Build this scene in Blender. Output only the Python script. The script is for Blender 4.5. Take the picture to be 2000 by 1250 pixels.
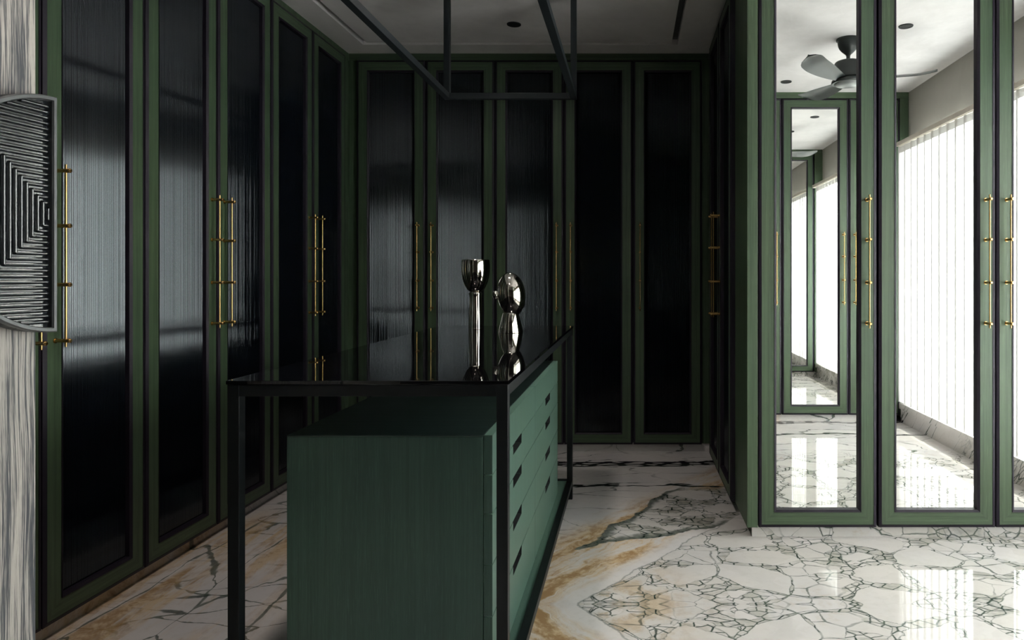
import bpy, bmesh, math, random
from mathutils import Vector, Matrix
random.seed(7)
PI = math.pi
SC = bpy.context.scene
COL = SC.collection
for o in list(bpy.data.objects):
    bpy.data.objects.remove(o)

# ------------------------------------------------------------------ camera
EYE = 1.185
CEIL = 2.70
cam_d = bpy.data.cameras.new('camera')
cam = bpy.data.objects.new('camera', cam_d)
COL.objects.link(cam)
cam.location = (0, 0, EYE)
cam.rotation_euler = (PI / 2, 0, 0)
cam_d.sensor_width = 36
cam_d.lens = 24.12
cam_d.shift_x = -0.116
cam_d.shift_y = -0.042
cam_d.clip_start = 0.02
SC.camera = cam

# ------------------------------------------------------------------ world, light, exposure
SKY = 18.0
SUN = 4.0
DOWN_FILL = ((1.30, 38.0), (2.70, 48.0), (4.11, 9.0))   # added fill lamps: depth, watts
SC.view_settings.view_transform = 'Standard'
SC.view_settings.look = 'None'
SC.view_settings.gamma = 1.0
SC.view_settings.use_curve_mapping = False
SC.view_settings.exposure = 0.2
SC.cycles.max_bounces = 14
SC.cycles.diffuse_bounces = 5
SC.cycles.glossy_bounces = 8
SC.cycles.transparent_max_bounces = 12
SC.cycles.sample_clamp_indirect = 8.0
SC.cycles.use_denoising = True

w = bpy.data.worlds.new('overcast_sky')
SC.world = w
w.use_nodes = True
bg = w.node_tree.nodes['Background']
bg.inputs['Color'].default_value = (0.97, 0.98, 1.0, 1)
bg.inputs['Strength'].default_value = SKY

pd = bpy.data.lights.new('window_portal', 'AREA')
pd.shape = 'RECTANGLE'
pd.size = 2.5
pd.size_y = 2.3
pd.cycles.is_portal = True
po = bpy.data.objects.new('window_portal', pd)
COL.objects.link(po)
po.location = (2.56, 1.87, 1.2)
po.rotation_euler = (0, PI / 2, 0)      # -Z looks towards -X
po.rotation_euler = Vector((-1, 0, 0)).to_track_quat('-Z', 'Z').to_euler()

sd = bpy.data.lights.new('sun', 'SUN')
sd.energy = SUN
sd.angle = math.radians(0.6)
sd.color = (1.0, 0.93, 0.80)
so = bpy.data.objects.new('sun', sd)
COL.objects.link(so)
so.location = (6, 1.0, 6)
so.rotation_euler = Vector((-0.60, 0.16, -1.0)).to_track_quat('-Z', 'Y').to_euler()

# ------------------------------------------------------------------ materials
class NT:
    def __init__(self, name):
        m = bpy.data.materials.new(name)
        m.use_nodes = True
        self.m = m
        self.t = m.node_tree
        self.b = self.t.nodes['Principled BSDF']
        self.out = self.t.nodes['Material Output']

    def n(self, typ, **kw):
        nd = self.t.nodes.new(typ)
        for k, v in kw.items():
            setattr(nd, k, v)
        return nd

    def l(self, a, b):
        self.t.links.new(a, b)

    def sock(self, v, target):
        if hasattr(v, 'links') or isinstance(v, bpy.types.NodeSocket):
            self.l(v, target)
        else:
            target.default_value = v

    def math(self, op, a, b=None, c=None, clamp=False):
        nd = self.n('ShaderNodeMath', operation=op, use_clamp=clamp)
        self.sock(a, nd.inputs[0])
        if b is not None:
            self.sock(b, nd.inputs[1])
        if c is not None:
            self.sock(c, nd.inputs[2])
        return nd.outputs[0]

    def ss(self, v, lo, hi, a=0.0, b=1.0):
        nd = self.n('ShaderNodeMapRange', interpolation_type='SMOOTHSTEP')
        self.sock(v, nd.inputs['Value'])
        self.sock(lo, nd.inputs['From Min'])
        self.sock(hi, nd.inputs['From Max'])
        nd.inputs['To Min'].default_value = a
        nd.inputs['To Max'].default_value = b
        return nd.outputs[0]

    def mix(self, f, a, b):
        nd = self.n('ShaderNodeMix', data_type='RGBA')
        self.sock(f, nd.inputs[0])
        for v, s in ((a, nd.inputs[6]), (b, nd.inputs[7])):
            if isinstance(v, tuple):
                s.default_value = (*v[:3], 1)
            else:
                self.l(v, s)
        return nd.outputs[2]

    def noise(self, vec, scale, detail=4, rough=0.55, dist=0.0, out=0):
        nd = self.n('ShaderNodeTexNoise')
        if vec is not None:
            self.l(vec, nd.inputs['Vector'])
        nd.inputs['Scale'].default_value = scale
        nd.inputs['Detail'].default_value = detail
        nd.inputs['Roughness'].default_value = rough
        nd.inputs['Distortion'].default_value = dist
        return nd.outputs[out]

    def mapping(self, vec, scale=(1, 1, 1), loc=(0, 0, 0), rot=(0, 0, 0)):
        nd = self.n('ShaderNodeMapping')
        self.l(vec, nd.inputs['Vector'])
        nd.inputs['Scale'].default_value = scale
        nd.inputs['Location'].default_value = loc
        nd.inputs['Rotation'].default_value = rot
        return nd.outputs[0]

    def obj(self):
        return self.n('ShaderNodeTexCoord').outputs['Object']

    def pos(self):
        return self.n('ShaderNodeNewGeometry').outputs['Position']

    def bump(self, h, strength, dist=0.001):
        nd = self.n('ShaderNodeBump')
        nd.inputs['Strength'].default_value = strength
        nd.inputs['Distance'].default_value = dist
        self.l(h, nd.inputs['Height'])
        self.l(nd.outputs[0], self.b.inputs['Normal'])

    def set(self, col=None, rough=None, metal=None, ior=None, spec=None):
        b = self.b
        if col is not None:
            if isinstance(col, tuple):
                b.inputs['Base Color'].default_value = (*col, 1)
            else:
                self.l(col, b.inputs['Base Color'])
        if rough is not None:
            self.sock(rough, b.inputs['Roughness'])
        if metal is not None:
            b.inputs['Metallic'].default_value = metal
        if ior is not None:
            b.inputs['IOR'].default_value = ior
        if spec is not None:
            b.inputs['Specular IOR Level'].default_value = spec
        return self.m


def plain(name, col, rough=0.4, metal=0.0, ior=None, var=0.12, scale=30, spec=None):
    t = NT(name)
    n = t.noise(t.obj(), scale, 3)
    c = t.mix(n, tuple(x * (1 - var) for x in col), tuple(min(1, x * (1 + var)) for x in col))
    return t.set(c, rough, metal, ior, spec)


def oak(name, col, vert=True, var=0.35, coarse=1.0, sheen=0.0):
    """stained open-pore oak, grain along z (vert) or along x"""
    t = NT(name)
    o = t.obj()
    s = (150, 150, 2.2) if vert else (2.2, 150, 150)
    s2 = (38, 38, 0.7) if vert else (0.7, 38, 38)
    s3 = (420, 420, 9) if vert else (9, 420, 420)
    a = t.noise(t.mapping(o, tuple(x * coarse for x in s)), 1, 3, 0.6)
    b = t.noise(t.mapping(o, tuple(x * coarse for x in s2)), 1, 3, 0.5, 0.4)
    c = t.noise(t.mapping(o, tuple(x * coarse for x in s3)), 1, 2, 0.6)
    big = t.noise(o, 1.1, 2)
    f = t.math('ADD', t.math('MULTIPLY', a, 0.5), t.math('MULTIPLY', b, 0.5))
    f = t.ss(f, 0.32, 0.68)
    col_lo = tuple(x * (1 - var) for x in col)
    col_hi = tuple(x * (1 + var) for x in col)
    k = t.mix(f, col_lo, col_hi)
    k = t.mix(t.ss(c, 0.58, 0.70, 0, 0.45), k, tuple(x * 2.0 + 0.012 for x in col))
    k = t.mix(t.ss(big, 0.3, 0.7, 0, 0.35), k, (col[0] * 0.72, col[1] * 0.98, col[2] * 1.25))
    h = t.math('ADD', t.math('MULTIPLY', a, 0.6), t.math('MULTIPLY', c, 0.6))
    t.bump(h, 0.35, 0.0006)
    if sheen:
        t.b.inputs['Sheen Weight'].default_value = sheen
        t.b.inputs['Sheen Roughness'].default_value = 0.45
        t.b.inputs['Sheen Tint'].default_value = (0.62, 1.0, 0.78, 1)
    return t.set(k, 0.42, 0, 1.45)


GREEN = (0.050, 0.076, 0.040)
M_GREEN = oak('stained_green_oak', GREEN)
M_GREEN_H = oak('stained_green_oak_cross', GREEN, False)
M_CHEST = oak('teal_green_oak', (0.038, 0.072, 0.054), var=.2, coarse=1.6, sheen=.30)
M_CHEST_TOP = oak('teal_green_oak_top', (0.030, 0.050, 0.042), False, coarse=0.6)
M_TRIM = plain('aubergine_lacquer', (0.017, 0.013, 0.021), 0.5, spec=.22)
M_GAP = plain('shadow_gap_black', (0.006, 0.006, 0.008), 0.7)
M_BLACK = plain('black_powder_coat', (0.004, 0.005, 0.006), 0.42, spec=.28)
M_RACK = plain('charcoal_powder_coat', (0.008, 0.011, 0.013), 0.5, spec=.3)
M_FAN = plain('charcoal_fan_enamel', (0.017, 0.021, 0.021), 0.4)
M_FANLIGHT = plain('grey_opal_glass', (0.10, 0.105, 0.105), 0.3)
M_BRASS = plain('satin_brass', (0.62, 0.40, 0.16), 0.26, 1.0, var=0.06)
M_CHROME = plain('polished_nickel', (0.70, 0.655, 0.60), 0.035, 1.0, var=0.01)
M_GLASSTOP = plain('black_glass', (0.003, 0.003, 0.004), 0.015, 0, 1.55, var=0.0)
M_FLUTE = plain('black_reeded_glass', (0.003, 0.004, 0.006), 0.10, 0, 1.59, var=0.05)
for _n in M_FLUTE.node_tree.nodes:
    if _n.type == 'BSDF_PRINCIPLED':
        _n.inputs['Specular Tint'].default_value = (0.86, 0.93, 1.0, 1)
M_MIRROR = plain('silvered_mirror', (0.90, 0.905, 0.89), 0.0, 1.0, var=0.0)
M_WINFRAME = plain('grey_window_aluminium', (0.10, 0.10, 0.10), 0.4)
M_CREAM = plain('cream_rail_paint', (0.62, 0.56, 0.48), 0.5)
M_RIM = plain('gunmetal_satin', (0.10, 0.104, 0.107), 0.38, 0.5)
M_RIB = plain('gunmetal_gloss', (0.014, 0.016, 0.019), 0.13, 0.0, 1.8)
M_SLOT_SHADE = plain('painted_slot_shade', (0.09, 0.09, 0.09), 0.7)  # grey standing for the shade inside the ceiling groove
M_CONCRETE = plain('grey_balcony_render', (0.35, 0.34, 0.32), 0.8)


def mat_plaster(name, c1, c2, rough=0.75):
    t = NT(name)
    p = t.pos()
    a = t.noise(p, 1.6, 6, 0.62, 0.6)
    b = t.noise(p, 9, 5, 0.6, 0.3)
    f = t.ss(t.math('ADD', t.math('MULTIPLY', a, 0.75), t.math('MULTIPLY', b, 0.25)), 0.34, 0.66)
    k = t.mix(f, c1, c2)
    t.bump(t.noise(p, 14, 6, 0.65), 0.25, 0.004)
    return t.set(k, rough)


M_CEIL = mat_plaster('lime_plaster_ceiling', (0.575, 0.550, 0.550), (0.715, 0.685, 0.685))
M_WALL = mat_plaster('beige_grey_plaster', (0.34, 0.325, 0.29), (0.39, 0.37, 0.335))


def mat_cerused():
    t = NT('cerused_grey_oak')
    o = t.obj()
    warp = t.noise(t.mapping(o, (1, 3.0, 0.9)), 1.0, 3, 0.5)
    add = t.n('ShaderNodeVectorMath', operation='ADD')
    t.l(o, add.inputs[0])
    cmb = t.n('ShaderNodeCombineXYZ')
    t.l(t.math('MULTIPLY', warp, 0.09), cmb.inputs[1])
    t.l(cmb.outputs[0], add.inputs[1])
    v = add.outputs[0]
    a = t.noise(t.mapping(v, (1, 330, 6)), 1, 4, 0.72)
    b = t.noise(t.mapping(v, (1, 90, 2.2)), 1, 3, 0.6)
    c = t.noise(t.mapping(v, (1, 520, 30)), 1, 2, 0.7)
    f = t.math('ADD', t.math('MULTIPLY', a, 0.55), t.math('MULTIPLY', b, 0.45))
    k = t.mix(t.ss(f, 0.445, 0.56), (0.41, 0.375, 0.345), (0.052, 0.056, 0.066))
    k = t.mix(t.ss(c, 0.55, 0.72, 0, 0.45), k, (0.12, 0.118, 0.118))
    t.bump(f, 0.5, -0.001)
    return t.set(k, 0.55)


M_DOOR = mat_cerused()

JOIN_Y = 2.485                     # the book-match line of the floor slabs


def mat_marble():
    t = NT('bookmatched_breccia_marble')
    p = t.pos()
    sep = t.n('ShaderNodeSeparateXYZ')
    t.l(p, sep.inputs[0])
    x, y, z = sep.outputs
    M, SS = t.math, t.ss
    zz = M('MAXIMUM', z, 0.0)
    v = M('ADD', M('ABSOLUTE', M('SUBTRACT', y, JOIN_Y)), zz)
    u = M('ADD', x, M('ADD', M('MULTIPLY', zz, 0.4), 0.19))

    def vec(a, b, c=0.0):
        nd = t.n('ShaderNodeCombineXYZ')
        for val, s_ in zip((a, b, c), nd.inputs):
            t.sock(val, s_)
        return nd.outputs[0]

    q = vec(u, v, z)

    def warp(vc, scale, amp, detail=3):
        c = t.noise(vc, scale, detail, 0.55, out=1)
        s_ = t.n('ShaderNodeVectorMath', operation='SUBTRACT')
        t.l(c, s_.inputs[0])
        s_.inputs[1].default_value = (0.5, 0.5, 0.5)
        m = t.n('ShaderNodeVectorMath', operation='SCALE')
        t.l(s_.outputs[0], m.inputs[0])
        m.inputs['Scale'].default_value = amp
        a_ = t.n('ShaderNodeVectorMath', operation='ADD')
        t.l(vc, a_.inputs[0])
        t.l(m.outputs[0], a_.inputs[1])
        return a_.outputs[0]

    def vor(vc, scale, rnd=1.0, feature='DISTANCE_TO_EDGE'):
        nd = t.n('ShaderNodeTexVoronoi', feature=feature)
        nd.voronoi_dimensions = '2D'
        t.l(vc, nd.inputs['Vector'])
        nd.inputs['Scale'].default_value = scale
        nd.inputs['Randomness'].default_value = rnd
        return nd.outputs

    n1 = t.noise(q, 1.9, 4)
    n2 = t.noise(q, 5.5, 5, 0.6)
    n3 = t.noise(warp(q, 6, 0.08), 26, 5, 0.66)
    na = t.noise(q, 2.9, 3, 0.5)

    # ---- white ground with faint warm and grey clouds
    base = t.mix(SS(n1, 0.35, 0.68), (0.71, 0.665, 0.645), (0.61, 0.585, 0.590))
    base = t.mix(SS(n3, 0.45, 0.75, 0, 0.30), base, (0.50, 0.465, 0.43))
    vein_c = t.mix(SS(n3, 0.38, 0.62), (0.022, 0.042, 0.036), (0.10, 0.125, 0.10))
    olive = t.mix(SS(n3, 0.35, 0.65), (0.12, 0.13, 0.10), (0.33, 0.31, 0.24))

    def breccia(scale1, scale2, lo, hi, clast, matrix_amt=1.0, vc=None):
        """angular clasts: each large one whole, split once, or crushed; seams of varying width"""
        vc = q if vc is None else vc
        w1_ = warp(warp(vc, 2.0, 0.18), 9, 0.022)
        e1 = vor(w1_, scale1)[0]
        tone = vor(w1_, scale1, 1.0, 'F1')[1]
        ts = t.n('ShaderNodeSeparateColor')
        t.l(tone, ts.inputs[0])
        w2_ = warp(warp(vc, 5, 0.07), 16, 0.012)
        e2 = vor(w2_, scale1 * 2.3)[0]
        tone2 = vor(w2_, scale1 * 2.3, 1.0, 'F1')[1]
        ts2 = t.n('ShaderNodeSeparateColor')
        t.l(tone2, ts2.inputs[0])
        e3 = vor(warp(vc, 9, 0.04), scale2)[0]
        wid = M('MULTIPLY', SS(na, 0.36, 0.68, lo, hi), SS(n2, 0.32, 0.68, 0.15, 1.7))
        seam = SS(M('DIVIDE', e1, M('MAXIMUM', wid, 0.004)), 0.7, 1.0, 1, 0)
        dark = SS(t.noise(vc, 3.7, 3, 0.6), 0.34, 0.62, 0.25, 1.0)
        d_ = M('SUBTRACT', e1, M('MULTIPLY', wid, 0.8))
        hair = M('MULTIPLY', M('MULTIPLY', SS(d_, -0.014, 0.0), SS(d_, 0.002, 0.022, 1, 0)), dark)
        split = M('GREATER_THAN', ts.outputs[1], 0.42)
        h2 = M('MULTIPLY', M('MULTIPLY', SS(M('DIVIDE', e2, SS(n2, 0.35, 0.7, 0.018, 0.085)), 0.4, 1.0, 1, 0), split), SS(t.noise(vc, 6.1, 3, 0.6), 0.36, 0.6, 0.2, 1.0))
        crush = M('MULTIPLY', split, M('GREATER_THAN', ts2.outputs[0], 0.66))
        cl = t.mix(M('MULTIPLY', ts.outputs[0], 0.30), clast, (0.50, 0.475, 0.43))
        cl = t.mix(M('MULTIPLY', ts2.outputs[1], 0.22), cl, (0.46, 0.44, 0.40))
        smallc = t.mix(M('MULTIPLY', SS(n2, 0.40, 0.62), 0.75 * matrix_amt), clast, olive)
        small = t.mix(SS(e3, 0.02, 0.10), vein_c, smallc)
        c = t.mix(M('MULTIPLY', h2, 0.8), cl, vein_c)
        c = t.mix(M('MULTIPLY', crush, 0.9), c, small)
        c = t.mix(seam, c, small)
        return t.mix(M('MULTIPLY', hair, 0.9), c, vein_c)

    # ---- chevron of breccia
    s = M('SUBTRACT', M('MULTIPLY', v, 0.61), M('MULTIPLY', u, 0.79))
    wob = M('MULTIPLY', M('SUBTRACT', n2, 0.5), 0.10)
    s = M('ADD', s, wob)
    outside = SS(s, -0.008, 0.008)
    apex = SS(M('ADD', u, M('MULTIPLY', v, 0.5)), 0.62, 0.25)
    och = M('MAXIMUM', M('MULTIPLY', apex, SS(n2, 0.42, 0.55)), M('MULTIPLY', SS(n1, 0.56, 0.66), SS(n3, 0.4, 0.7, 0, 0.5)))
    och_c = t.mix(SS(n3, 0.35, 0.65), (0.60, 0.44, 0.26), (0.42, 0.25, 0.10))
    clast = t.mix(M('MULTIPLY', och, 0.75), base, och_c)
    brec = breccia(4.6, 21.0, 0.006, 0.20, clast, .75, vec(M('MULTIPLY', u, 0.85), M('MULTIPLY', v, 1.15), 1.0))

    # ---- gold bands along the chevron
    along = M('ADD', M('MULTIPLY', u, 0.61), M('MULTIPLY', v, 0.79))
    g = t.noise(warp(vec(M('MULTIPLY', s, 9.0), M('MULTIPLY', along, 1.7)), 1.1, 0.8), 1.0, 6, 0.66, 0.4)
    gm = M('MULTIPLY', SS(g, 0.36, 0.56), M('MULTIPLY', SS(s, 0.03, 0.12), SS(s, 0.60, 0.40)))
    gold = t.mix(SS(M('ADD', M('MULTIPLY', g, 0.6), M('MULTIPLY', n3, 0.4)), 0.46, 0.60), (0.64, 0.47, 0.28), (0.36, 0.205, 0.075))
    far = t.mix(M('MULTIPLY', gm, 0.92), base, gold)

    # ---- thin veins drawn out along x in the plain white stone
    qs = vec(M('MULTIPLY', u, 0.75), M('MULTIPLY', v, 2.3))
    e4 = vor(warp(warp(qs, 1.6, 0.40), 8, 0.07), 2.6)[0]
    thin = M('MULTIPLY', SS(M('DIVIDE', e4, SS(n2, 0.42, 0.70, 0.008, 0.075)), 0.4, 1.0, 1, 0), SS(n1, 0.40, 0.56, 0.15, 1.0))
    thin = M('MULTIPLY', thin, SS(s, 0.42, 0.6, 0, 1))
    far = t.mix(M('MULTIPLY', thin, 0.85), far, vein_c)

    # ---- wedge of green-seamed breccia beyond the gold
    dx = M('ADD', u, 0.03)
    dv = M('SUBTRACT', v, 0.52)
    d1 = M('SUBTRACT', M('MULTIPLY', dx, 0.88), M('MULTIPLY', dv, 0.47))
    d2 = M('SUBTRACT', M('MULTIPLY', dv, 0.93), M('MULTIPLY', dx, 0.37))
    wedge = M('ADD', M('MINIMUM', d1, d2), M('MULTIPLY', M('SUBTRACT', t.noise(q, 3.6, 4, 0.55), 0.5), 0.22))
    wmask = M('MULTIPLY', SS(wedge, -0.004, 0.012), SS(v, 1.42, 1.30))
    wbrec = breccia(4.2, 20.0, 0.10, 0.34, clast, 1.0, vec(M('MULTIPLY', u, 0.8), M('MULTIPLY', v, 1.25), 3.0))
    rim_w = M('MULTIPLY', M('MULTIPLY', SS(wedge, -0.004, 0.004), SS(wedge, 0.05, 0.02)), SS(v, 1.42, 1.30))
    far = t.mix(wmask, far, wbrec)
    far = t.mix(M('MULTIPLY', rim_w, 0.85), far, vein_c)

    inside = M('MULTIPLY', M('SUBTRACT', 1.0, outside), SS(M('ADD', v, M('MULTIPLY', wob, 3.0)), 1.0, 0.72))
    plain_in = t.mix(M('MULTIPLY', SS(M('DIVIDE', e4, SS(n2, 0.42, 0.70, 0.008, 0.075)), 0.4, 1.0, 1, 0), SS(n1, 0.40, 0.56, 0.2, 1.0)), base, vein_c)
    col = t.mix(outside, plain_in, far)
    col = t.mix(inside, col, brec)
    edge = M('MULTIPLY', SS(M('ABSOLUTE', s), 0.006, 0.001), SS(v, 1.0, 0.8, 0, 0.6))
    col = t.mix(edge, col, (0.20, 0.21, 0.20))

    # ---- dark bands running across
    def band(v0, amp, w_lo, w_hi, colr, k):
        wv = M('MULTIPLY', M('SUBTRACT', t.noise(vec(M('MULTIPLY', u, 1.0), M('MULTIPLY', v, 0.6), k), 1.7, 4), 0.5), amp)
        bd = M('SUBTRACT', M('ADD', v, wv), v0)
        wid = SS(t.noise(vec(M('MULTIPLY', u, 1.3), M('MULTIPLY', v, 3.0), k + 7), 1.8, 3), 0.3, 0.7, w_lo, w_hi)
        m = SS(M('DIVIDE', M('ABSOLUTE', bd), wid), 0.75, 1.05, 1, 0)
        chips = vor(warp(vec(M('MULTIPLY', u, 0.6), M('MULTIPLY', v, 1.7)), 5, 0.1), 13)[0]
        m = M('MULTIPLY', m, SS(chips, 0.14, 0.30, 1, 0.30))
        m = M('MULTIPLY', m, SS(z, 0.03, 0.01))
        return t.mix(m, col, colr)
    col = band(1.86, 0.26, 0.022, 0.085, (0.012, 0.010, 0.016), 1.0)
    col = band(1.42, 0.22, 0.006, 0.055, (0.030, 0.040, 0.038), 4.0)

    # ---- gold streaks and dark lines along the left wardrobes
    lx = M('ADD', x, M('MULTIPLY', M('SUBTRACT', n1, 0.5), 0.4))
    ql = warp(vec(M('MULTIPLY', x, 7.0), M('MULTIPLY', y, 1.0)), 1.0, 0.8)
    g2 = t.noise(ql, 1.0, 6, 0.66, 0.4)
    lzone = M('MULTIPLY', SS(lx, -1.10, -1.30), SS(y, 3.6, 3.2))
    lm = M('MULTIPLY', SS(g2, 0.42, 0.60), M('MULTIPLY', lzone, SS(lx, -1.35, -1.55, 0.4, 1)))
    col = t.mix(M('MULTIPLY', lm, 0.85), col, gold)
    e7 = vor(warp(vec(M('MULTIPLY', x, 2.6), M('MULTIPLY', y, 0.8)), 2.5, 0.3), 1.7)[0]
    ll = M('MULTIPLY', SS(M('DIVIDE', e7, SS(n2, 0.4, 0.7, 0.008, 0.05)), 0.4, 1.0, 1, 0), lzone)
    col = t.mix(M('MULTIPLY', ll, 0.8), col, vein_c)
    return t.set(col, 0.035, 0, 1.38)


M_MARBLE = mat_marble()


def mat_blind(name='sheer_blind_cloth', see=0.19, trans=0.64):
    t = NT(name)
    o = t.obj()
    wv = t.noise(t.mapping(o, (400, 400, 60)), 1, 2)
    k = t.mix(wv, (0.82, 0.805, 0.785), (0.90, 0.885, 0.865))
    d = t.n('ShaderNodeBsdfDiffuse')
    tr = t.n('ShaderNodeBsdfTranslucent')
    tp = t.n('ShaderNodeBsdfTransparent')
    t.l(k, d.inputs['Color'])
    t.l(k, tr.inputs['Color'])
    tp.inputs['Color'].default_value = (1, 0.985, 0.965, 1)
    m1 = t.n('ShaderNodeMixShader')
    m1.inputs[0].default_value = trans
    t.l(d.outputs[0], m1.inputs[1])
    t.l(tr.outputs[0], m1.inputs[2])
    m2 = t.n('ShaderNodeMixShader')
    m2.inputs[0].default_value = see
    t.l(m1.outputs[0], m2.inputs[1])
    t.l(tp.outputs[0], m2.inputs[2])
    t.l(m2.outputs[0], t.out.inputs['Surface'])
    return t.m


def mat_pane():
    t = NT('clear_window_glass')
    g = t.n('ShaderNodeBsdfGlossy')
    g.inputs['Roughness'].default_value = 0.0
    tp = t.n('ShaderNodeBsdfTransparent')
    tp.inputs['Color'].default_value = (0.93, 0.96, 0.94, 1)
    ge = t.n('ShaderNodeNewGeometry')
    dt = t.n('ShaderNodeVectorMath', operation='DOT_PRODUCT')
    t.l(ge.outputs['Normal'], dt.inputs[0])
    t.l(ge.outputs['Incoming'], dt.inputs[1])
    om = t.math('SUBTRACT', 1.0, t.math('ABSOLUTE', dt.outputs['Value']))
    fr = t.math('MULTIPLY_ADD', t.math('POWER', om, 5.0), 0.96, 0.04)
    m = t.n('ShaderNodeMixShader')
    t.l(fr, m.inputs[0])
    t.l(tp.outputs[0], m.inputs[1])
    t.l(g.outputs[0], m.inputs[2])
    t.l(m.outputs[0], t.out.inputs['Surface'])
    return t.m


M_BLIND = mat_blind()
M_HEM = mat_blind('folded_blind_hem', 0.0, 0.045)
M_PANE = mat_pane()

# ------------------------------------------------------------------ mesh helpers
class MB:
    def __init__(self):
        self.v, self.f, self.mi, self.sm = [], [], [], []

    def add(self, vs, fs, mi=0, smooth=False):
        b = len(self.v)
        self.v += [tuple(p) for p in vs]
        for f in fs:
            self.f.append([b + i for i in f])
            self.mi.append(mi)
            self.sm.append(smooth)

    def box(self, x0, x1, y0, y1, z0, z1, mi=0):
        self.add([(x0, y0, z0), (x1, y0, z0), (x1, y1, z0), (x0, y1, z0),
                  (x0, y0, z1), (x1, y0, z1), (x1, y1, z1), (x0, y1, z1)],
                 [(0, 3, 2, 1), (4, 5, 6, 7), (0, 1, 5, 4), (1, 2, 6, 5), (2, 3, 7, 6), (3, 0, 4, 7)], mi)
        return self

    def cyl(self, p0, p1, r0, r1=None, n=16, mi=0, caps=True):
        r1 = r0 if r1 is None else r1
        p0, p1 = Vector(p0), Vector(p1)
        d = (p1 - p0).normalized()
        a = d.orthogonal().normalized()
        b = d.cross(a)
        vs = []
        for p, r in ((p0, r0), (p1, r1)):
            for i in range(n):
                t = 2 * PI * i / n
                vs.append(p + a * (r * math.cos(t)) + b * (r * math.sin(t)))
        self.add(vs, [(i, (i + 1) % n, n + (i + 1) % n, n + i) for i in range(n)], mi, True)
        if caps:
            self.add(vs[:n], [tuple(reversed(range(n)))], mi)
            self.add(vs[n:], [tuple(range(n))], mi)
        return self

    def lathe(self, prof, n=48, c=(0, 0, 0), mi=0, axis=None, scale=(1, 1)):
        """prof: list of (r, z), bottom to top"""
        vs = []
        for r, z in prof:
            for i in range(n):
                t = 2 * PI * i / n
                vs.append((c[0] + r * math.cos(t) * scale[0], c[1] + r * math.sin(t) * scale[1], c[2] + z))
        fs = []
        for k in range(len(prof) - 1):
            for i in range(n):
                j = (i + 1) % n
                fs.append((k * n + i, k * n + j, (k + 1) * n + j, (k + 1) * n + i))
        if axis is not None:
            vs = [axis @ Vector(p) for p in vs]
        self.add(vs, fs, mi, True)
        if prof[0][0] > 1e-4:
            self.add(vs[:n], [tuple(reversed(range(n)))], mi)
        if prof[-1][0] > 1e-4:
            self.add(vs[-n:], [tuple(range(n))], mi)
        return self

    def ring(self, o, i, y0, y1, mv=0, mh=1, yi=None):
        """mitred rectangular frame; o, i = (x0, x1, z0, z1); front y0, back y1; yi = front y at the inner edge"""
        yi = y0 if yi is None else yi
        def loop(r, y):
            return [(r[0], y, r[2]), (r[1], y, r[2]), (r[1], y, r[3]), (r[0], y, r[3])]
        A, B, C, D = loop(o, y0), loop(i, yi), loop(i, y1), loop(o, y1)
        for k in range(4):
            j = (k + 1) % 4
            m = mh if k % 2 == 0 else mv
            self.add([A[k], A[j], B[j], B[k]], [(0, 1, 2, 3)], m)
            self.add([B[k], B[j], C[j], C[k]], [(0, 1, 2, 3)], m)
            self.add([C[k], C[j], D[j], D[k]], [(0, 1, 2, 3)], m)
            self.add([D[k], D[j], A[j], A[k]], [(0, 1, 2, 3)], m)
        return self

    def mesh(self, name, mats, bevel=None):
        me = bpy.data.meshes.new(name)
        me.from_pydata(self.v, [], self.f)
        for m in (mats if isinstance(mats, (list, tuple)) else [mats]):
            me.materials.append(m)
        me.polygons.foreach_set('material_index', self.mi)
        me.polygons.foreach_set('use_smooth', self.sm)
        bm = bmesh.new()
        bm.from_mesh(me)
        bmesh.ops.remove_doubles(bm, verts=bm.verts, dist=1e-6)
        if bevel:
            es = [e for e in bm.edges if len(e.link_faces) == 2 and e.calc_face_angle(0) > 0.6 and not (e.link_faces[0].smooth and e.link_faces[1].smooth)]
            bmesh.ops.bevel(bm, geom=es, offset=bevel, segments=2, profile=0.5, affect='EDGES', clamp_overlap=True)
        bm.normal_update()
        for e in bm.edges:
            e.smooth = not (len(e.link_faces) == 2 and e.calc_face_angle(0) > 0.75)
        bm.to_mesh(me)
        bm.free()
        me.update()
        return me


def link(name, me, parent=None, loc=(0, 0, 0)):
    o = bpy.data.objects.new(name, me)
    COL.objects.link(o)
    o.location = loc
    if parent is not None:
        o.parent = parent
    return o


def obj(name, mb, mats, parent=None, bevel=None, loc=(0, 0, 0)):
    return link(name, mb.mesh(name, mats, bevel), parent, loc)


def thing(name, label, cat, loc=(0, 0, 0), rotz=0.0, group=None):
    o = bpy.data.objects.new(name, None)
    COL.objects.link(o)
    o.empty_display_size = 0.1
    o.location = loc
    o.rotation_euler = (0, 0, rotz)
    o['label'], o['category'] = label, cat
    if group:
        o['group'] = group
    return o


def tag(o, label, cat, group=None):
    o['label'], o['category'] = label, cat
    if group:
        o['group'] = group
    return o


def struct(name, mb, mats, parent=None, label=None, bevel=None):
    o = obj(name, mb, mats, parent, bevel)
    if parent is None:
        o['kind'] = 'structure'
        if label:
            o['label'] = label
    return o


# ------------------------------------------------------------------ the room shell
LX, BY, RX = -1.91, 4.65, 0.527          # carcass planes of the three runs round the island
MY, WX, OY = 3.09, 2.28, 0.60            # mirror run front, window wall, opposite run front
DZ0, DZ1 = 0.057, 2.645                  # doors, bottom and top

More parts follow.
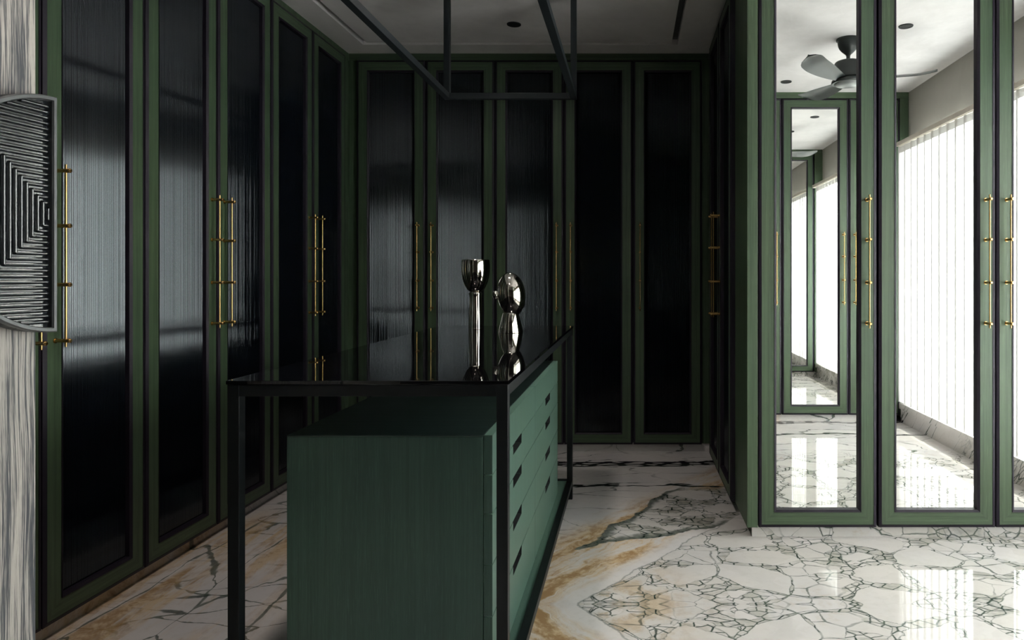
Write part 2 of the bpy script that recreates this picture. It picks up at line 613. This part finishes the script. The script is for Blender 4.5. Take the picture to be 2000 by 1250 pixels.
# floor: marble slabs, book-matched about JOIN_Y, hairline joints
fl = struct('floor', MB().box(-2.6, 2.6, -3.1, 5.4, -0.12, -0.021), M_CONCRETE, None, 'polished book-matched marble floor')
ys = [-3.1, -1.6, 0.98, JOIN_Y, 3.99, 5.4]
xs = [-2.6, 2.6]
for yi in range(len(ys) - 1):
    for xi in range(len(xs) - 1):
        obj('marble_slab', MB().box(xs[xi] + .0003, xs[xi + 1] - .0003, ys[yi] + .0003, ys[yi + 1] - .0003, -0.02, 0.0), M_MARBLE, fl)

# ceiling with a shadow-gap rectangle over the island bay
cb = MB()
gx = [-2.6, -1.745, -1.705, 0.265, 0.305, 2.6]
gy = [-3.1, 0.95, 0.99, 4.435, 4.475, 5.4]
for i in range(5):
    for j in range(5):
        hole = (i in (1, 3) and 1 <= j <= 3) or (j in (1, 3) and 1 <= i <= 3)
        if not hole:
            cb.box(gx[i], gx[i + 1], gy[j], gy[j + 1], CEIL, CEIL + 0.05)
cb.box(-2.6, 2.6, -3.1, 5.4, CEIL + 0.05, CEIL + 0.12)
ceil_o = struct('ceiling', cb, M_CEIL, None, 'mottled lime plaster ceiling with a recessed shadow gap')

gap_shade = MB()  # dark strips laid in the groove as its painted shade
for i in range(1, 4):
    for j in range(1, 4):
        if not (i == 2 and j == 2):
            gap_shade.box(gx[i] + .0005, gx[i + 1] - .0005, gy[j] + .0005, gy[j + 1] - .0005, CEIL + .035, CEIL + .0495)
obj('slot_shade', gap_shade, M_SLOT_SHADE, ceil_o)
struct('wall_left', MB().box(-2.6, -2.5, -3.1, 5.4, 0, CEIL), M_WALL)
struct('wall_back', MB().box(-2.5, 2.5, 5.25, 5.4, 0, CEIL), M_WALL)
# front wall with the doorway the photograph is taken through
struct('wall_front', MB().box(-2.5, -1.2, -0.1, 0.60, 0, CEIL).box(0.64, WX, -0.1, 0.06, 0, CEIL)
       .box(-1.2, 0.64, -0.1, 0.06, 2.68, CEIL), M_WALL)
struct('trim_12', MB().box(-1.90, -1.2, .601, .622, 0.0, CEIL), M_GREEN, None, 'green oak panel beside the entrance door')
struct('wall_rear', MB().box(-2.5, 2.5, -3.1, -3.0, 0, CEIL), M_WALL)
WY0, WY1, WZ0, WZ1 = 0.72, 3.02, 0.157, 2.26
struct('wall_right', MB().box(WX, WX + .22, -3.0, WY0, 0, CEIL).box(WX, WX + .22, WY1, 5.25, 0, CEIL)
       .box(WX, WX + .22, WY0, WY1, WZ1, CEIL).box(WX, WX + .22, WY0, WY1, 0, WZ0), M_WALL,
       None, 'beige grey plaster wall around the tall window')
win = struct('window_1', MB().ring((WY0, WY1, WZ0, WZ1), (WY0 + .05, WY1 - .05, WZ0 + .05, WZ1 - .05), -.03, .03, 0, 0), M_WINFRAME, None, 'tall window with grey aluminium frame')
win.location = (WX + .15, 0, 0)
win.rotation_euler = (0, 0, PI / 2)
for k in (1, 2):
    yy = WY0 + (WY1 - WY0) * k / 3
    obj('mullion', MB().box(yy - .022, yy + .022, -.028, .028, WZ0 + .05, WZ1 - .05), M_WINFRAME, win)
for k in range(3):
    a = WY0 + .05 + k * (WY1 - WY0 - .1) / 3
    obj('pane', MB().box(a + .03, a + (WY1 - WY0 - .1) / 3 - .03, -.003, .003, WZ0 + .06, WZ1 - .06), M_PANE, win)
struct('trim_1', MB().box(WX - .085, WX + .10, OY + .004, MY + .015, .110, WZ0).box(WX - .07, WX - .0005, OY + .004, MY + .015, 0.0, .108), M_MARBLE, None, 'marble window sill and skirting under the blind')
bal = struct('trim_2', MB().box(WX + .22, WX + 1.20, -.3, 4.2, 2.45, 2.62), M_CONCRETE, None, 'balcony slab shading the top of the window')

# marble plinths under the wardrobes
struct('baseboard_left', MB().box(LX - .03, LX - .012, 1.2, BY + .03, 0, DZ0 + .004), M_MARBLE)
struct('baseboard_back', MB().box(LX - .012, RX + .04, BY + .014, BY + .03, 0, DZ0 + .004), M_MARBLE)
struct('baseboard_right', MB().box(RX + .04, RX + .055, MY + .055, BY + .014, 0, DZ0 + .004), M_MARBLE)
struct('baseboard_mirror_side', MB().box(RX + .026, WX - .072, MY + .041, MY + .055, 0, DZ0 + .004), M_MARBLE)
struct('baseboard_front', MB().box(0.66, WX - .088, OY - .055, OY - .041, 0, DZ0 + .004), M_MARBLE)

# green cornices and corner fillers (fixed trim of the joinery)
CT = (M_GREEN, M_GREEN_H)
struct('trim_3', MB().box(LX - .06, LX - .002, 1.2, BY, DZ1 + .006, CEIL, 1), M_GREEN, None, 'green cornice strip over the left wardrobes', .001)
struct('trim_4', MB().box(LX - .0019, RX + .002, BY, BY + .06, DZ1 + .006, CEIL), M_GREEN_H, None, 'green cornice strip over the back wardrobes', .001)
struct('trim_5', MB().box(RX + .002, RX + .06, MY + .352, BY, DZ1 + .006, CEIL), M_GREEN, None, 'green cornice strip over the right return', .001)
struct('trim_6', MB().box(RX + .046, WX - .002, MY + .006, MY + .06, DZ1 + .006, CEIL), M_GREEN_H, None, 'green cornice strip over the mirrored wardrobes', .001)
struct('trim_7', MB().box(.66, WX - .002, OY - .06, OY - .004, DZ1 + .006, CEIL), M_GREEN_H, None, 'green cornice strip over the mirrored wardrobes beside the entrance', .001)
struct('trim_8', MB().box(LX - .06, LX - .004, 4.528, BY + .03, DZ0, DZ1 + .006).box(LX - .0038, -1.853, BY - .0002, BY + .03, DZ0, DZ1 + .006), M_GREEN, None, 'green corner filler between left and back wardrobes')
struct('trim_9', MB().box(.482, RX + .003, BY, BY + .03, DZ0, DZ1 + .006).box(RX + .004, RX + .04, 4.377, BY + .03, DZ0, DZ1 + .006), M_GREEN, None, 'green corner filler between back wardrobes and right return')
struct('trim_10', MB().box(2.186, WX - .002, MY + .004, MY + .03, DZ0, DZ1 + .006).box(2.206, WX - .002, OY - .03, OY - .004, DZ0, DZ1 + .006), M_GREEN, None, 'green fillers against the window wall')
struct('trim_11', MB().box(RX - .003, .5715, MY - .002, MY + .352, DZ0, CEIL), M_GREEN, None, 'green oak end panel where the mirrored run turns the corner', .001)

# ------------------------------------------------------------------ wardrobes
H = DZ1 - DZ0
TRIM, STILE, RAIL, BEAD = .0125, .057, .056, .010
DT = .030                                   # door thickness
_cache = {}


def flutes(x0, x1, z0, z1, y):
    """reeded glass: convex reeds side by side"""
    p = .0056
    n = int(round((x1 - x0) / p))
    p = (x1 - x0) / n
    mb = MB()
    t0, t1 = math.radians(17), math.radians(38)
    seg = 4
    rnd = random.Random(11)
    ws = [rnd.uniform(.75, 1.25) for _ in range(n)]
    tot = sum(ws)
    cx = x0
    for k in range(n):
        pk = ws[k] / tot * (x1 - x0)
        cx += pk / 2
        ta, tb = t0 + math.radians(rnd.uniform(-2, 2)), t1 + math.radians(rnd.uniform(-3, 2))
        R = (pk / 2) / (math.sin(tb) - math.sin(ta))
        for sg in (1, -1):
            vs = []
            for i in range(seg + 1):
                a = ta + (tb - ta) * i / seg
                xx = cx + sg * R * (math.sin(a) - math.sin(ta))
                yy = y + R * (math.cos(ta) - math.cos(a))
                vs += [(xx, yy, z0), (xx, yy, z1)]
            fs = [(2 * i, 2 * i + 2, 2 * i + 3, 2 * i + 1) if sg > 0 else (2 * i, 2 * i + 1, 2 * i + 3, 2 * i + 2) for i in range(seg)]
            mb.add(vs, fs, 0, True)
        cx += pk / 2
    # sheet behind the reeds
    mb.box(x0, x1, y + .0022, y + .006, z0, z1)
    return mb


def flute_mesh(name, *a):
    mb = flutes(*a)
    me = bpy.data.meshes.new(name)
    me.from_pydata(mb.v, [], mb.f)
    me.materials.append(M_FLUTE)
    me.polygons.foreach_set('use_smooth', mb.sm)
    me.update()
    return me


def handle_mesh():
    if 'handle' in _cache:
        return _cache['handle']
    mb = MB()
    for z in (1.532, 1.352, 1.160, .977):
        mb.cyl((0, 0, z), (0, -.046, z), .0062, n=14)
        mb.cyl((0, -.046, z), (0, -.050, z), .0072, .0072, n=14)
        mb.cyl((0, -.0501, z), (0, -.054, z), .0072, .0045, n=14)
        mb.cyl((0, -.0, z), (0, -.003, z), .0085, n=14)
    mb.cyl((0, -.036, .957), (0, -.036, 1.552), .0036, n=12)
    _cache['handle'] = mb.mesh('handle', M_BRASS)
    return _cache['handle']


def door_meshes(wd, kind):
    key = (round(wd, 4), kind)
    if key in _cache:
        return _cache[key]
    g = .003
    o = (g, wd - g, DZ0, DZ1)
    a = (o[0] + TRIM, o[1] - TRIM, o[2] + TRIM, o[3] - TRIM)
    b = (a[0] + STILE, a[1] - STILE, a[2] + RAIL, a[3] - RAIL)
    c = (b[0] + BEAD, b[1] - BEAD, b[2] + BEAD, b[3] - BEAD)
    fr = MB().ring(a, b, -DT, -.0005).mesh('door', [M_GREEN, M_GREEN_H])
    ed = MB().ring(o, (a[0] - .0002, a[1] + .0002, a[2] - .0002, a[3] + .0002), -DT + .003, -.0005, 0, 0, -DT - .002).mesh('edge_trim', M_TRIM)
    be = MB().ring((b[0] + .0002, b[1] - .0002, b[2] + .0002, b[3] - .0002), c, -DT - .003, -.004, 0, 0, -DT + .003).mesh('bead', M_TRIM)
    if kind == 'mirror':
        pn = MB().box(c[0] - .004, c[1] + .004, -.010, -.005, c[2] - .004, c[3] + .004).mesh('mirror_panel', M_MIRROR)
    else:
        pn = flute_mesh('reeded_glass_panel', c[0] - .003, c[1] + .003, c[2] - .003, c[3] + .003, -.012)
    _cache[key] = (fr, ed, be, pn)
    return _cache[key]


def wardrobe(label, loc, rotz, widths, kind, handles, depth, group):
    """local x along the run, front towards -y"""
    r = thing('wardrobe', label, 'wardrobe', loc, rotz, group)
    W = sum(widths)
    obj('carcass', MB().box(.001, W - .001, .002, depth, DZ0 + .005, DZ1 + .004), M_GAP, r)
    x = 0
    for wd, hs in zip(widths, handles):
        fr, ed, be, pn = door_meshes(wd, kind)
        d = link('door', fr, r, (x, 0, 0))
        link('edge_trim', ed, d)
        link('bead', be, d)
        link('mirror' if kind == 'mirror' else 'reeded_glass_panel', pn, d)
        if hs:
            hx = wd - .047 if hs == 'r' else .047
            link('handle', handle_mesh(), d, (hx, -DT, 0))
        x += wd
    return r


P = .466
G1 = 'green wardrobes with black reeded glass doors'
G2 = 'green wardrobes with mirrored doors'
# left run (front faces +x, local x runs away from the camera)
yL = 4.523 - 2 * P
wardrobe('farthest left-hand wardrobe pair with reeded black glass, next to the back corner', (LX, 4.523 - 2 * P, 0), PI / 2, [P, P], 'flute', ['r', 'l'], .55, G1)
wardrobe('middle left-hand wardrobe pair with reeded black glass and two long brass handles', (LX, 4.523 - 4 * P, 0), PI / 2, [P, P], 'flute', ['r', 'l'], .55, G1)
wardrobe('nearest left-hand wardrobe pair with reeded black glass, partly behind the ridged door pull', (LX, 4.523 - 6 * P, 0), PI / 2, [P, P], 'flute', ['r', 'l'], .55, G1)
# back run
xb = -1.849
wardrobe('leftmost wardrobe pair on the back wall, behind the cup-topped sculpture', (xb, BY, 0), 0, [P, P], 'flute', ['r', 'l'], .55, G1)
wardrobe('second wardrobe pair on the back wall, its handles right of the head sculpture', (xb + 2 * P, BY, 0), 0, [P, P], 'flute', ['r', 'l'], .55, G1)
wardrobe('single-door wardrobe at the dark right end of the back wall', (xb + 4 * P, BY, 0), 0, [P], 'flute', ['l'], .55, G1)
# right return (front faces -x, local x runs towards the camera)
wardrobe('wardrobe pair in deep shade on the return behind the mirrored run', (RX + .004, 4.372, 0), -PI / 2, [P, P], 'flute', ['r', 'l'], .55, G1)
# mirrored run facing the camera
wm = .5315
wardrobe('single mirrored wardrobe door at the corner, showing the ceiling fan', (.574, MY + DT, 0), 0, [.536], 'mirror', ['r'], .318, G2)
wardrobe('mirrored wardrobe pair at the right, showing the bright window blind', (.574 + .541, MY + DT, 0), 0, [.530, .530], 'mirror', ['r', 'l'], .318, G2)
# opposite run, seen only in the mirrors (front faces +y, local x runs towards -x)
wardrobe('mirrored wardrobe pair opposite, seen in reflection next to the window', (2.203, OY - DT, 0), PI, [.418, .547], 'mirror', ['r', 'l'], .48, G2)
wardrobe('mirrored wardrobe opposite beside the entrance, its handle just seen in reflection', (1.236, OY - DT, 0), PI, [.547], 'mirror', ['l'], .48, G2)

# ------------------------------------------------------------------ entrance door with the ridged pull
DPX, DPY = -1.15, 1.326
door = struct('door_1', MB().box(-.045, 0, .63 - DPY, 0, .008, 2.66), M_DOOR, None, 'open grey cerused oak entrance door', .0015)
door.location = (DPX, DPY, 0)
door.rotation_euler = (0, 0, math.radians(-4))
ZC, R0 = EYE + .120, .226
XF = .046                                       # front of the pull's rim
E = -.0005                                      # straight edge of the half disc (y)


def halfdisc(r, x0, x1, e, n=40, rc=.0):
    pts = []
    for i in range(n + 1):
        a = PI / 2 + PI * i / n
        pts.append((e + r * math.cos(a), ZC + r * math.sin(a)))
    return pts


pull = MB()
pts = halfdisc(R0, 0, 0, E)
n = len(pts)
vs = [(XF - .012, y, z) for y, z in pts] + [(XF - .032, y, z) for y, z in pts]
pull.add(vs, [tuple(range(n)), tuple(reversed(range(n, 2 * n)))] + [(i, n + i, n + (i + 1) % n, (i + 1) % n) for i in range(n)])
pull_o = obj('pull_plate', pull, M_RIB, door)
pull_o['label'] = 'half-round ridged gunmetal pull'
obj('mount', MB().cyl((-.001, -.066, ZC + .12), (XF - .031, -.066, ZC + .12), .014).cyl((-.001, -.066, ZC - .12), (XF - .031, -.066, ZC - .12), .014), M_RIM, pull_o)
# rim: swept band along the closed half-disc outline
RW = .0095
rim = MB()
outer = halfdisc(R0, 0, 0, E)
inner = []
ri = R0 - RW
ei = E - RW
a0 = math.acos(min(1, max(-1, -(-RW) / ri)))
for i in range(len(outer)):
    f = i / (len(outer) - 1)
    amin = math.acos(-RW / ri)
    a = amin + (2 * PI - 2 * amin) * f
    inner.append((E + ri * math.cos(a), ZC + ri * math.sin(a)))
m = len(outer)
def P3(x, p): return (x, p[0], p[1])
mid_o = [((o[0] * .8 + i[0] * .2), (o[1] * .8 + i[1] * .2)) for o, i in zip(outer, inner)]
mid_i = [((o[0] * .2 + i[0] * .8), (o[1] * .2 + i[1] * .8)) for o, i in zip(outer, inner)]
L = [[P3(XF - .032, p) for p in outer], [P3(XF - .003, p) for p in outer], [P3(XF, p) for p in mid_o],
     [P3(XF, p) for p in mid_i], [P3(XF - .003, p) for p in inner], [P3(XF - .0121, p) for p in inner]]
vs = [p for l in L for p in l]
for k in range(len(L) - 1):
    rim.add(L[k] + L[k + 1], [(i, (i + 1) % m, m + (i + 1) % m, m + i) for i in range(m)])
obj('rim', rim, M_RIM, pull_o)
# ribs: nested square brackets opening to the straight edge
pitch, rr = .0108, .0040
RI = R0 - RW - .001
def rib_profile(mb, p0, p1, side):
    """half-round rib from p0 to p1 in (y, z)"""
    p0, p1 = Vector((0, *p0)), Vector((0, *p1))
    d = (p1 - p0).normalized()
    s = Vector((1, 0, 0)).cross(d)
    vs = []
    K = 6
    for p in (p0, p1):
        for i in range(K + 1):
            a = PI * i / K
            vs.append(p + s * (rr * math.cos(a)) + Vector((XF - .0119 + rr * 1.25 * math.sin(a), 0, 0)))
    mb.add(vs, [(i, i + 1, K + 2 + i, K + 1 + i) for i in range(K)], 0, True)
    mb.add(vs[:K + 1], [tuple(range(K + 1))])
    mb.add(vs[K + 1:], [tuple(reversed(range(K + 1)))])
for k in range(1, 21):
    h = k * pitch
    if h > RI - .004:
        break
    yv = E - RW - .001
    lim = math.sqrt(max(0, RI * RI - h * h))
    if h <= lim:
        mb = MB()
        rib_profile(mb, (E - h, ZC - h), (E - h, ZC + h), 0)
        rib_profile(mb, (yv, ZC + h), (E - h, ZC + h), 0)
        rib_profile(mb, (yv, ZC - h), (E - h, ZC - h), 0)
        obj('rib', mb, M_RIB, pull_o)
    else:
        for s in (1, -1):
            if lim > .012:
                mb = MB()
                rib_profile(mb, (yv, ZC + s * h), (E - lim, ZC + s * h), 0)
                obj('rib', mb, M_RIB, pull_o)
        mb = MB()
        rib_profile(mb, (E - h, ZC - lim), (E - h, ZC + lim), 0)
        obj('rib', mb, M_RIB, pull_o)

# ------------------------------------------------------------------ island: glass-topped frame
TX0, TX1, TY0, TY1, TH = -1.02, -.311, 1.735, 3.68, EYE - .262
tb = thing('display_table', 'long black metal island frame with a black glass top round the green chest', 'table', ((TX0 + TX1) / 2, (TY0 + TY1) / 2, 0))
ox, oy = (TX0 + TX1) / 2, (TY0 + TY1) / 2
hw, hl, q = (TX1 - TX0) / 2, (TY1 - TY0) / 2, .029
obj('glass_top', MB().box(-hw - .003, hw + .003, -hl - .003, hl + .003, TH - .010, TH), M_GLASSTOP, tb, .0012)
for sx in (-1, 1):
    for sy in (-1, 1):
        x0, y0 = sorted((sx * hw, sx * (hw - q))), sorted((sy * hl, sy * (hl - q)))
        obj('leg', MB().box(x0[0], x0[1], y0[0], y0[1], .0, TH - .011), M_BLACK, tb, .0012)
for z0, z1, nm in ((TH - .011 - q, TH - .011, 'top_rail'), (.075, .104, 'bottom_rail')):
    for sx in (-1, 1):
        x0 = sorted((sx * hw, sx * (hw - q)))
        obj(nm, MB().box(x0[0], x0[1], -hl + q, hl - q, z0, z1), M_BLACK, tb, .0012)
    for sy in (-1, 1):
        y0 = sorted((sy * hl, sy * (hl - q)))
        obj(nm, MB().box(-hw + q, hw - q, y0[0], y0[1], z0, z1), M_BLACK, tb, .0012)
bb = obj('base_board', MB().box(-hw + q + .001, hw - q - .001, -hl + q + .001, hl - q - .001, .076, .100), M_CHEST, tb)
bb['label'] = 'green oak base board'

# chest of drawers standing on the base board
CX0, CXB, CXF, CY0, CY1, CZ0, CZ1 = -.913, -.390, -.367, 1.82, 3.44, .1005, .765
ch = thing('drawer_chest', 'low green oak chest of ten drawers standing inside the black island frame', 'chest', ((CX0 + CXF) / 2, (CY0 + CY1) / 2, CZ0))
cx, cy = (CX0 + CXF) / 2, (CY0 + CY1) / 2
obj('carcass', MB().box(CX0 - cx, CXB - .002 - cx, CY0 - cy, CY1 - cy, 0, CZ1 - .004 - CZ0), M_CHEST, ch, .002)
obj('chest_top', MB().box(CX0 - cx, CXB - .002 - cx, CY0 - cy, CY1 - cy, CZ1 - .0038 - CZ0, CZ1 - CZ0), M_CHEST_TOP, ch, .001)
rows = [.765, .660, .556, .421, .283, .1015]
ymid = (CY0 + CY1) / 2
for (a, b) in ((CY0, ymid), (ymid, CY1)):
    for r in range(5):
        z1, z0 = rows[r] - (.0015 if r else 0), rows[r + 1] + .0015
        y0, y1 = a + (.0 if a == CY0 else .0012), b - (.0012 if a == CY0 else 0)
        c = (a + b) / 2
        nw, nh = .085, .030
        if r:
            poly = [(y0, z0), (y1, z0), (y1, z1), (c + nw, z1), (c + nw - .004, z1 - nh), (c - nw + .004, z1 - nh), (c - nw, z1), (y0, z1)]
        else:
            poly = [(y0, z0), (y1, z0), (y1, z1), (y0, z1)]
        n = len(poly)
        vs = [(CXB - cx, y - cy, z - CZ0) for y, z in poly] + [(CXF - cx, y - cy, z - CZ0) for y, z in poly]
        mb = MB()
        mb.add(vs, [tuple(reversed(range(n))), tuple(range(n, 2 * n))] + [(i, (i + 1) % n, n + (i + 1) % n, n + i) for i in range(n)])
        if r:
            for k in (3, 4, 5):
                mb.mi[2 + k] = 1              # notch sides painted black for the shade of a deep recess
        d = obj('drawer', mb, [M_CHEST, M_GAP], ch, .0008)
        if r:
            obj('notch_shade', MB().box(CXB - .0018 - cx, CXB + .0005 - cx, c - nw + .005 - cy, c + nw - .005 - cy, z1 - nh + .001 - CZ0, z1 - .001 - CZ0), M_GAP, d)  # black plate standing for the shade inside the notch

# ------------------------------------------------------------------ sculptures on the glass
def smooth_profile(pr, k=5):
    out = []
    n = len(pr)
    for i in range(n - 1):
        p0, p1, p2, p3 = pr[max(i - 1, 0)], pr[i], pr[i + 1], pr[min(i + 2, n - 1)]
        for j in range(k):
            t = j / k
            out.append(tuple(.5 * ((2 * p1[a]) + (-p0[a] + p2[a]) * t + (2 * p0[a] - 5 * p1[a] + 4 * p2[a] - p3[a]) * t * t + (-p0[a] + 3 * p1[a] - 3 * p2[a] + p3[a]) * t ** 3) for a in (0, 1)))
    out.append(pr[-1])
    return [(max(r, .0), z) for r, z in out]

s1 = thing('sculpture', 'tall polished metal sculpture, a deep cup on a column, standing on the black glass', 'sculpture', (-.778, 3.44, TH + .0005), 0, 'polished metal sculptures on the island')
obj('column', MB().lathe([(.0355, 0), (.0358, .004)] + smooth_profile([(.0355, .006), (.0352, .04), (.0325, .11), (.0318, .16), (.0335, .178), (.030, .186)])), M_CHROME, s1)
obj('cup', MB().lathe([(.0, .1862)] + smooth_profile([(.026, .187), (.042, .200), (.058, .232), (.0675, .270), (.0705, .305), (.069, .334), (.0672, .346)]) +
                      [(.0655, .3485), (.064, .347)] + smooth_profile([(.0632, .335), (.064, .305), (.060, .270), (.048, .232), (.030, .208), (.0, .204)])), M_CHROME, s1)
s2 = thing('sculpture', 'short polished metal head with a round nose on a flared foot', 'sculpture', (-.566, 3.235, TH + .0005), 0, 'polished metal sculptures on the island')
obj('foot', MB().lathe([(.0575, 0), (.0580, .002), (.0375, .090), (.036, .094), (.0, .096)]), M_CHROME, s2)
mt = Matrix.Translation((.003, 0, .180)) @ Matrix.Rotation(math.radians(-6), 4, 'Y')
prof = [(math.sin(PI * i / 32), -math.cos(PI * i / 32)) for i in range(33)]
ell = [(.0655 * r, .1040 * z) for r, z in prof]
head = MB().lathe(ell, 48, (0, 0, 0), 0, mt)
obj('head', head, M_CHROME, s2)
obj('nose', MB().lathe([(.0175 * r, .0205 * z) for r, z in prof], 24, (0, 0, 0), 0, Matrix.Translation((-.068, -.010, .176)) @ Matrix.Rotation(math.radians(-10), 4, 'Y')), M_CHROME, s2)

# ------------------------------------------------------------------ hanging rack over the island
rk = thing('hanging_rack', 'dark square-tube frame hanging from the ceiling over the island', 'rack', (-.640, 2.70, 2.13))
rx0, rx1, ry0, ry1, rq = -.352, .352, -.965, .965, .031
for x in (rx0, rx1 - rq):
    for y in (ry0, ry1 - rq):
        u_ = obj('upright', MB().box(x, x + rq, y, y + rq, 0, CEIL - 2.13 - .004), M_RACK, rk, .0012)
        obj('ceiling_plate', MB().box(x - .02, x + rq + .02, y - .02, y + rq + .02, CEIL - 2.13 - .004, CEIL - 2.13 - .0002), M_RACK, u_)
for x in (rx0, rx1 - rq):
    obj('side_bar', MB().box(x, x + rq, ry0 + rq, ry1 - rq, 0, rq), M_RACK, rk, .0012)
for y in (ry0, ry1 - rq):
    obj('cross_bar', MB().box(rx0 + rq, rx1 - rq, y, y + rq, 0, rq), M_RACK, rk, .0012)

# ------------------------------------------------------------------ ceiling fan (seen in the mirrors)
FX, FY = 1.385, 1.85
fan = thing('ceiling_fan', 'charcoal three-bladed ceiling fan with a round light, seen in the mirrored doors', 'ceiling fan', (FX, FY, CEIL))
obj('canopy', MB().lathe(smooth_profile([(.012, -.112), (.017, -.100), (.040, -.078), (.056, -.058), (.064, -.036), (.067, -.012)]) + [(.074, -.010), (.074, -.0004)]), M_FAN, fan)
obj('downrod', MB().cyl((0, 0, -.142), (0, 0, -.108), .0125).lathe([(.019, -.142), (.019, -.130), (.014, -.126)], 24), M_FAN, fan)
obj('motor', MB().lathe([(.0, -.252), (.082, -.252), (.086, -.248), (.086, -.160)] + smooth_profile([(.084, -.152), (.070, -.144), (.030, -.140), (.0, -.139)], 3)), M_FAN, fan)
obj('hub_plate', MB().lathe([(.0, -.284), (.100, -.284), (.105, -.276), (.103, -.266), (.080, -.253), (.0, -.2525)]), M_FAN, fan)
ld = obj('light_disc', MB().lathe([(.0, -.302), (.05, -.300), (.080, -.293), (.088, -.2845), (.0, -.2842)]), M_FANLIGHT, fan)


def blade_mesh():
    """one blade along +x, twisted, its tip swept up; 9 mm at the root, thin at the edges"""
    mb = MB()
    NS, NC = 24, 8
    up, lo = [], []
    for i in range(NS + 1):
        s = i / NS
        r = .075 + .455 * s
        # chord half width: narrow root, broad outer third, rounded tip
        wd = .030 + .044 * math.sin(min(1, s * 1.25) * PI / 2)
        if s > .86:
            wd *= math.sqrt(max(0.0, 1 - ((s - .86) / .14) ** 2)) * .98 + .02
        sweep = -.030 * s ** 2.0
        pitch = math.radians(17 - 4 * s)
        lift = .004 * s + .030 * max(0, s - .72) ** 1.5 * 4
        for j in range(NC + 1):
            c = -1 + 2 * j / NC
            yy = c * wd + sweep
            camber = .010 * (1 - c * c)
            th = .0045 * math.sqrt(max(0, 1 - c * c)) + .0006
            # -y side is the higher edge
            base = (r, yy * math.cos(pitch), -yy * math.sin(pitch) + camber + lift - .268)
            up.append((base[0], base[1], base[2] + th))
            lo.append((base[0], base[1], base[2] - th))
    W = NC + 1
    fs_u, fs_l = [], []
    N = len(up)
    for i in range(NS):
        for j in range(NC):
            a = i * W + j
            fs_u.append((a, a + W, a + W + 1, a + 1))
            fs_l.append((N + a, N + a + 1, N + a + W + 1, N + a + W))
    rim_f = []
    loop = [i * W for i in range(NS + 1)] + [NS * W + j for j in range(1, W)] + [i * W + NC for i in range(NS - 1, -1, -1)] + [j for j in range(NC - 1, 0, -1)]
    for k in range(len(loop)):
        a, b = loop[k], loop[(k + 1) % len(loop)]
        rim_f.append((a, N + a, N + b, b))
    mb.add(up + lo, fs_u + fs_l + rim_f, 0, True)
    return mb.mesh('blade', M_FAN)


bm_ = blade_mesh()
for k in range(3):
    b = link('blade', bm_, fan)
    b.rotation_euler = (0, 0, math.radians(15.5 + 120 * k))

# ------------------------------------------------------------------ downlights
dl = MB().lathe([(.030, -.0012), (.036, -.0050), (.0415, -.0052), (.0425, -.0004), (.030, -.0002)], 32)
dl_me = dl.mesh('downlight', M_GAP)
for (x, y, lab) in ((-.70, 2.70, 'added unseen downlight in the ceiling above the middle of the island'),  # added fixture out of view, housing a fill lamp
                    (-.70, 1.30, 'added unseen downlight in the ceiling above the near end of the island'),  # likewise added out of view for a fill lamp
                    (-.70, 4.11, 'small black recessed downlight in the ceiling above the back wardrobes'),
                    (1.66, 2.08, 'black recessed downlight right of the ceiling fan, seen in the middle mirror'),
                    (1.205, .90, 'black recessed downlight beyond the fan, left of its blades in the corner mirror'),
                    (1.74, 1.43, 'black recessed downlight between fan and window, seen only in the double reflection')):
    o = link('downlight', dl_me, None, (x, y, CEIL))
    tag(o, lab, 'downlight', 'recessed ceiling downlights')
    link('baffle', _cache.setdefault('baffle', MB().lathe([(.0, -.0006), (.029, -.0012), (.030, -.0002), (.0, -.0002)], 32).mesh('baffle', M_GAP)), o)

# added fill spots below the island downlights, lifting the dark floor
for y, watts in DOWN_FILL:
    ld_ = bpy.data.lights.new('fill_lamp', 'SPOT')
    ld_.energy = watts
    ld_.color = (1.0, 0.93, 0.85)
    ld_.spot_size = math.radians(135)
    ld_.spot_blend = 0.9
    ld_.shadow_soft_size = 0.10
    lo_ = bpy.data.objects.new('fill_lamp', ld_)
    COL.objects.link(lo_)
    lo_.location = (-.70, y, CEIL - .012)

# ------------------------------------------------------------------ vertical blind on the window
BX = 2.17
vb = thing('vertical_blind', 'pale sheer vertical blind glowing with daylight in the mirrors', 'blind', (BX, 1.87, 0))
obj('headrail', MB().box(-.022, .022, WY0 - .05 - 1.87, 3.07 - 1.87, 2.238, 2.272), M_CREAM, vb, .002)
sl = MB()
SW = .146
SZ = (.176, 2.185, 2.237)
cols = [-1, -.84, -.5, -.2, .2, .5, .84, 1]
for r_ in range(2):
    for i in range(len(cols) - 1):
        vs = []
        for c in cols[i:i + 2]:
            for z in SZ[r_:r_ + 2]:
                vs.append((.008 * (1 - c * c), c * SW / 2, z))
        sl.add(vs, [(0, 2, 3, 1)], 1 if r_ or i in (0, len(cols) - 2) else 0, True)
slm = sl.mesh('slat', [M_BLIND, M_HEM])
y = WY0 + .015
while y < 3.04:
    s = link('slat', slm, vb, (0, y - 1.87, 0))
    s.rotation_euler = (0, 0, math.radians(-3.2 + random.uniform(-.5, .5)))
    y += .1215
